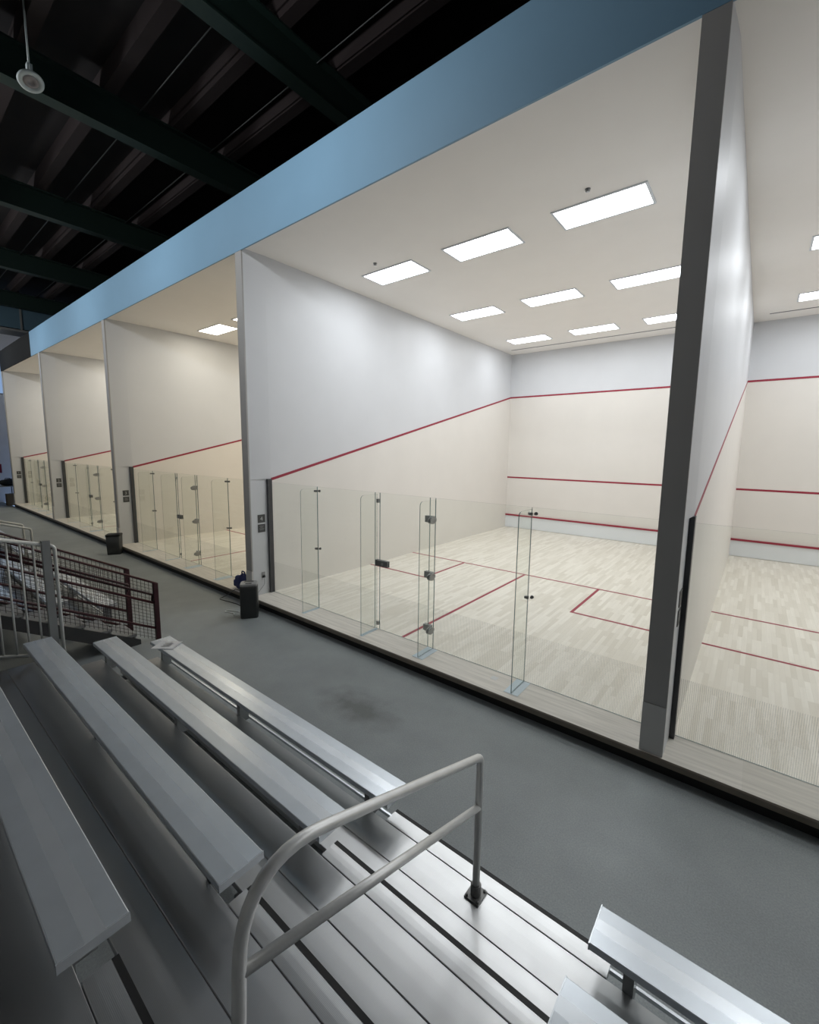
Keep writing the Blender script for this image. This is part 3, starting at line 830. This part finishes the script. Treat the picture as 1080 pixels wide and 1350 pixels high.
tag(obj('strap', bm, 'plastic_dark'), 'dark strap trailing from the blue bag onto the floor', 'strap')

# blue bag behind the appliance, lying on the sill
bag = thing('sports_bag', 'dark blue fabric bag on the sill behind the dark tower appliance', 'bag', (-0.53, -0.33, 0.0), (0, 0, math.radians(0)))
bm = BM()
bmesh.ops.create_uvsphere(bm, u_segments=20, v_segments=12, radius=1)
for v in bm.verts:
    c = v.co; sx = 0.235 * (1 + 0.12*math.sin(5*c.z + 2*c.x)); c.x, c.y, c.z = c.x*sx, c.y*0.10*(1 + 0.1*math.sin(7*c.x)), max(0.0, (c.z*0.9 + 0.78) * 0.185 * (1 + 0.08*math.sin(6*c.x + 1)))
for f in bm.faces: f.smooth = True
obj('bag_body', bm, 'bag_blue', bag)
bm = BM(); tube(bm, fillet([(0.05, -0.03, 0.24), (0.06, -0.05, 0.40), (0.16, -0.05, 0.40), (0.17, -0.03, 0.24)], 0.06), 0.013, 8); obj('bag_handle', bm, 'bag_blue', bag)
bm = BM(); box(bm, -0.28, -0.19, -0.05, 0.05, 0.03, 0.17); obj('side_pocket', bm, 'bag_blue', bag, bevel=0.03)

# waste bin by the pillar between courts 2 and 3
wb = thing('waste_bin', 'dark grey waste bin with a rim standing at the foot of a slim pillar', 'bin', (-6.36, -0.66, ZF), (0, 0, math.radians(58)))
rw = rrect(0.165, 0.14, 0.03)
bm = BM(); loft(bm, [(rw, 0.92, 0.0, 0, 0), (rw, 0.93, 0.02, 0, 0), (rw, 1.0, 0.50, 0, 0)]); obj('bin_body', bm, 'plastic_dark', wb)
bm = BM(); loft(bm, [(rw, 1.03, 0.50, 0, 0), (rw, 1.04, 0.53, 0, 0), (rw, 0.97, 0.545, 0, 0)]); obj('lid', bm, 'black', wb)

# paper on the front seat
pp = thing('paper_sheet', 'white printed sheet of paper lying on the end of the front seat board', 'paper', (1.445, -2.515, SZ0 + 0.0022), (0, 0, math.radians(36)))
bm = BM(); nx = 8
vs = []
for i in range(nx + 1):
    z = 0.002 + 0.004*(i/nx)*abs(math.sin(i*0.9))
    vs.append([bm.verts.new((-0.14 + 0.28*i/nx, y, z + dz)) for y, dz in ((-0.108, 0), (0.108, 0), (0.108, 0.0008), (-0.108, 0.0008))])
for a, b in zip(vs, vs[1:]):
    for k in range(4): bm.faces.new([a[k], a[(k+1) % 4], b[(k+1) % 4], b[k]])
bm.faces.new(vs[0]); bm.faces.new(vs[-1])
obj('sheet', bm, 'paper', pp)
bm = BM()
for k in range(5): box(bm, -0.05 + 0.01*(k % 2), 0.06, -0.05 + k*0.022, -0.04 + k*0.022, 0.0085, 0.0089)
obj('print', bm, 'ink', pp)

# sticker on the sill
tag(bx('floor_sticker', (-0.04, 0.04, -0.04, 0.04, 0, 0.0015), 'sticker', loc=(4.795, -0.163, 0)), 'small pale sticker on the wooden sill between two glass fins', 'sticker')

# far end: table, bag, box and a red sign
tb = thing('folding_table', 'dark folding table with a black bag on it by the end wall', 'table', (-21.2, -0.95, ZF))
bx('table_top', (-0.4, 0.4, -0.8, 0.75, 0.90, 0.94), 'plastic_grey', tb)
for sx in (-1, 1):
    for sy in (-1, 1):
        bx('leg', (sx*0.35-0.015, sx*0.35+0.015, sy*0.68-0.015, sy*0.68+0.015, 0, 0.90), 'black', tb)
def lump(name, label, loc, s, mat, cat):
    bm = BM(); bmesh.ops.create_uvsphere(bm, u_segments=16, v_segments=10, radius=1)
    for v in bm.verts:
        c = v.co; q = 1 + 0.1*math.sin(4*c.x + 3*c.y); c.x, c.y, c.z = c.x*s[0]*q, c.y*s[1], max(0, (c.z*0.85 + 0.75))*s[2]*q
    for f in bm.faces: f.smooth = True
    t = thing(name, label, cat, loc); obj('bag_body', bm, mat, t)
    bm = BM(); tube(bm, fillet([(0, -0.1, s[2]*1.45), (0, -0.08, s[2]*1.8), (0, 0.08, s[2]*1.8), (0, 0.1, s[2]*1.45)], 0.04), 0.012, 6); obj('bag_handle', bm, mat, t)
lump('duffel_bag', 'black duffel bag heaped on the folding table by the end wall', (-21.1, -0.45, ZF + 0.94), (0.3, 0.32, 0.2), 'bag_black', 'bag')
lump('duffel_bag', 'black duffel bag on the floor under the folding table', (-21.15, -1.2, ZF), (0.3, 0.3, 0.25), 'bag_black', 'bag')
cb = thing('cardboard_box', 'brown cardboard box under the folding table by the end wall', 'box', (-21.0, -0.42, ZF))
bx('carton', (-0.2, 0.2, -0.16, 0.16, 0, 0.55), 'cardboard', cb); bx('flap', (-0.21, 0.21, -0.005, 0.17, 0.55, 0.555), 'cardboard', cb)
sg = thing('wall_sign', 'small red and white sign on the end wall past the folding table', 'sign', (XL, -0.62, 1.55))
bx('panel', (0, 0.02, -0.22, 0.22, -0.22, 0.22), 'sign_red', sg); bx('strip', (0.02, 0.022, -0.2, 0.2, -0.35, -0.23), 'sticker', sg)

# ------------------------------------------------------------------ added, unseen flood lamps that brighten the header band and end wall
FL = 62.0
for n, x in enumerate((-18.5, -13.0, -8.0, -3.0, 2.0)):
    t = thing('added_flood_lamp', 'added unseen flood lamp under the roof washing the header, %s' % ('closest to the end windows', 'second from the end windows', 'third from the end windows', 'fourth from the end windows', 'farthest from the end windows')[n], 'lamp', (x, -5.2, 7.3), group='added flood lamps washing the header')
    bm = BM(); tube(bm, [(0, 0, 0.18), (0, 0, 1.56)], 0.015, 8); obj('rod', bm, 'fix_white', t)
    tilt = (math.radians(80), 0, 0)          # faces the header, a little downward
    bm = BM(); box(bm, -0.2, 0.2, -0.15, 0.15, 0.0, 0.1); obj('housing', bm, 'fix_white', t, (0, 0, 0), tilt, bevel=0.015)
    bm = BM(); box(bm, -0.18, 0.18, -0.13, 0.13, -0.006, -0.001); obj('lens', bm, 'flood_lens', t, (0, 0, 0), tilt)
    bm = BM(); tube(bm, fillet([(-0.215, 0, 0.0), (-0.215, 0, 0.18), (0.215, 0, 0.18), (0.215, 0, 0.0)], 0.03), 0.01, 8); obj('yoke', bm, 'fix_grey', t)
    L = bpy.data.lights.new('added_flood_light', 'AREA'); L.shape = 'RECTANGLE'; L.size = 0.36; L.size_y = 0.26; L.energy = FL; L.color = (0.93, 0.97, 1.0); L.spread = math.radians(110)
    o = bpy.data.objects.new('added_flood_light', L); o.location = (x, -5.2 + 0.03, 7.295); o.rotation_euler = tilt; COL.objects.link(o)
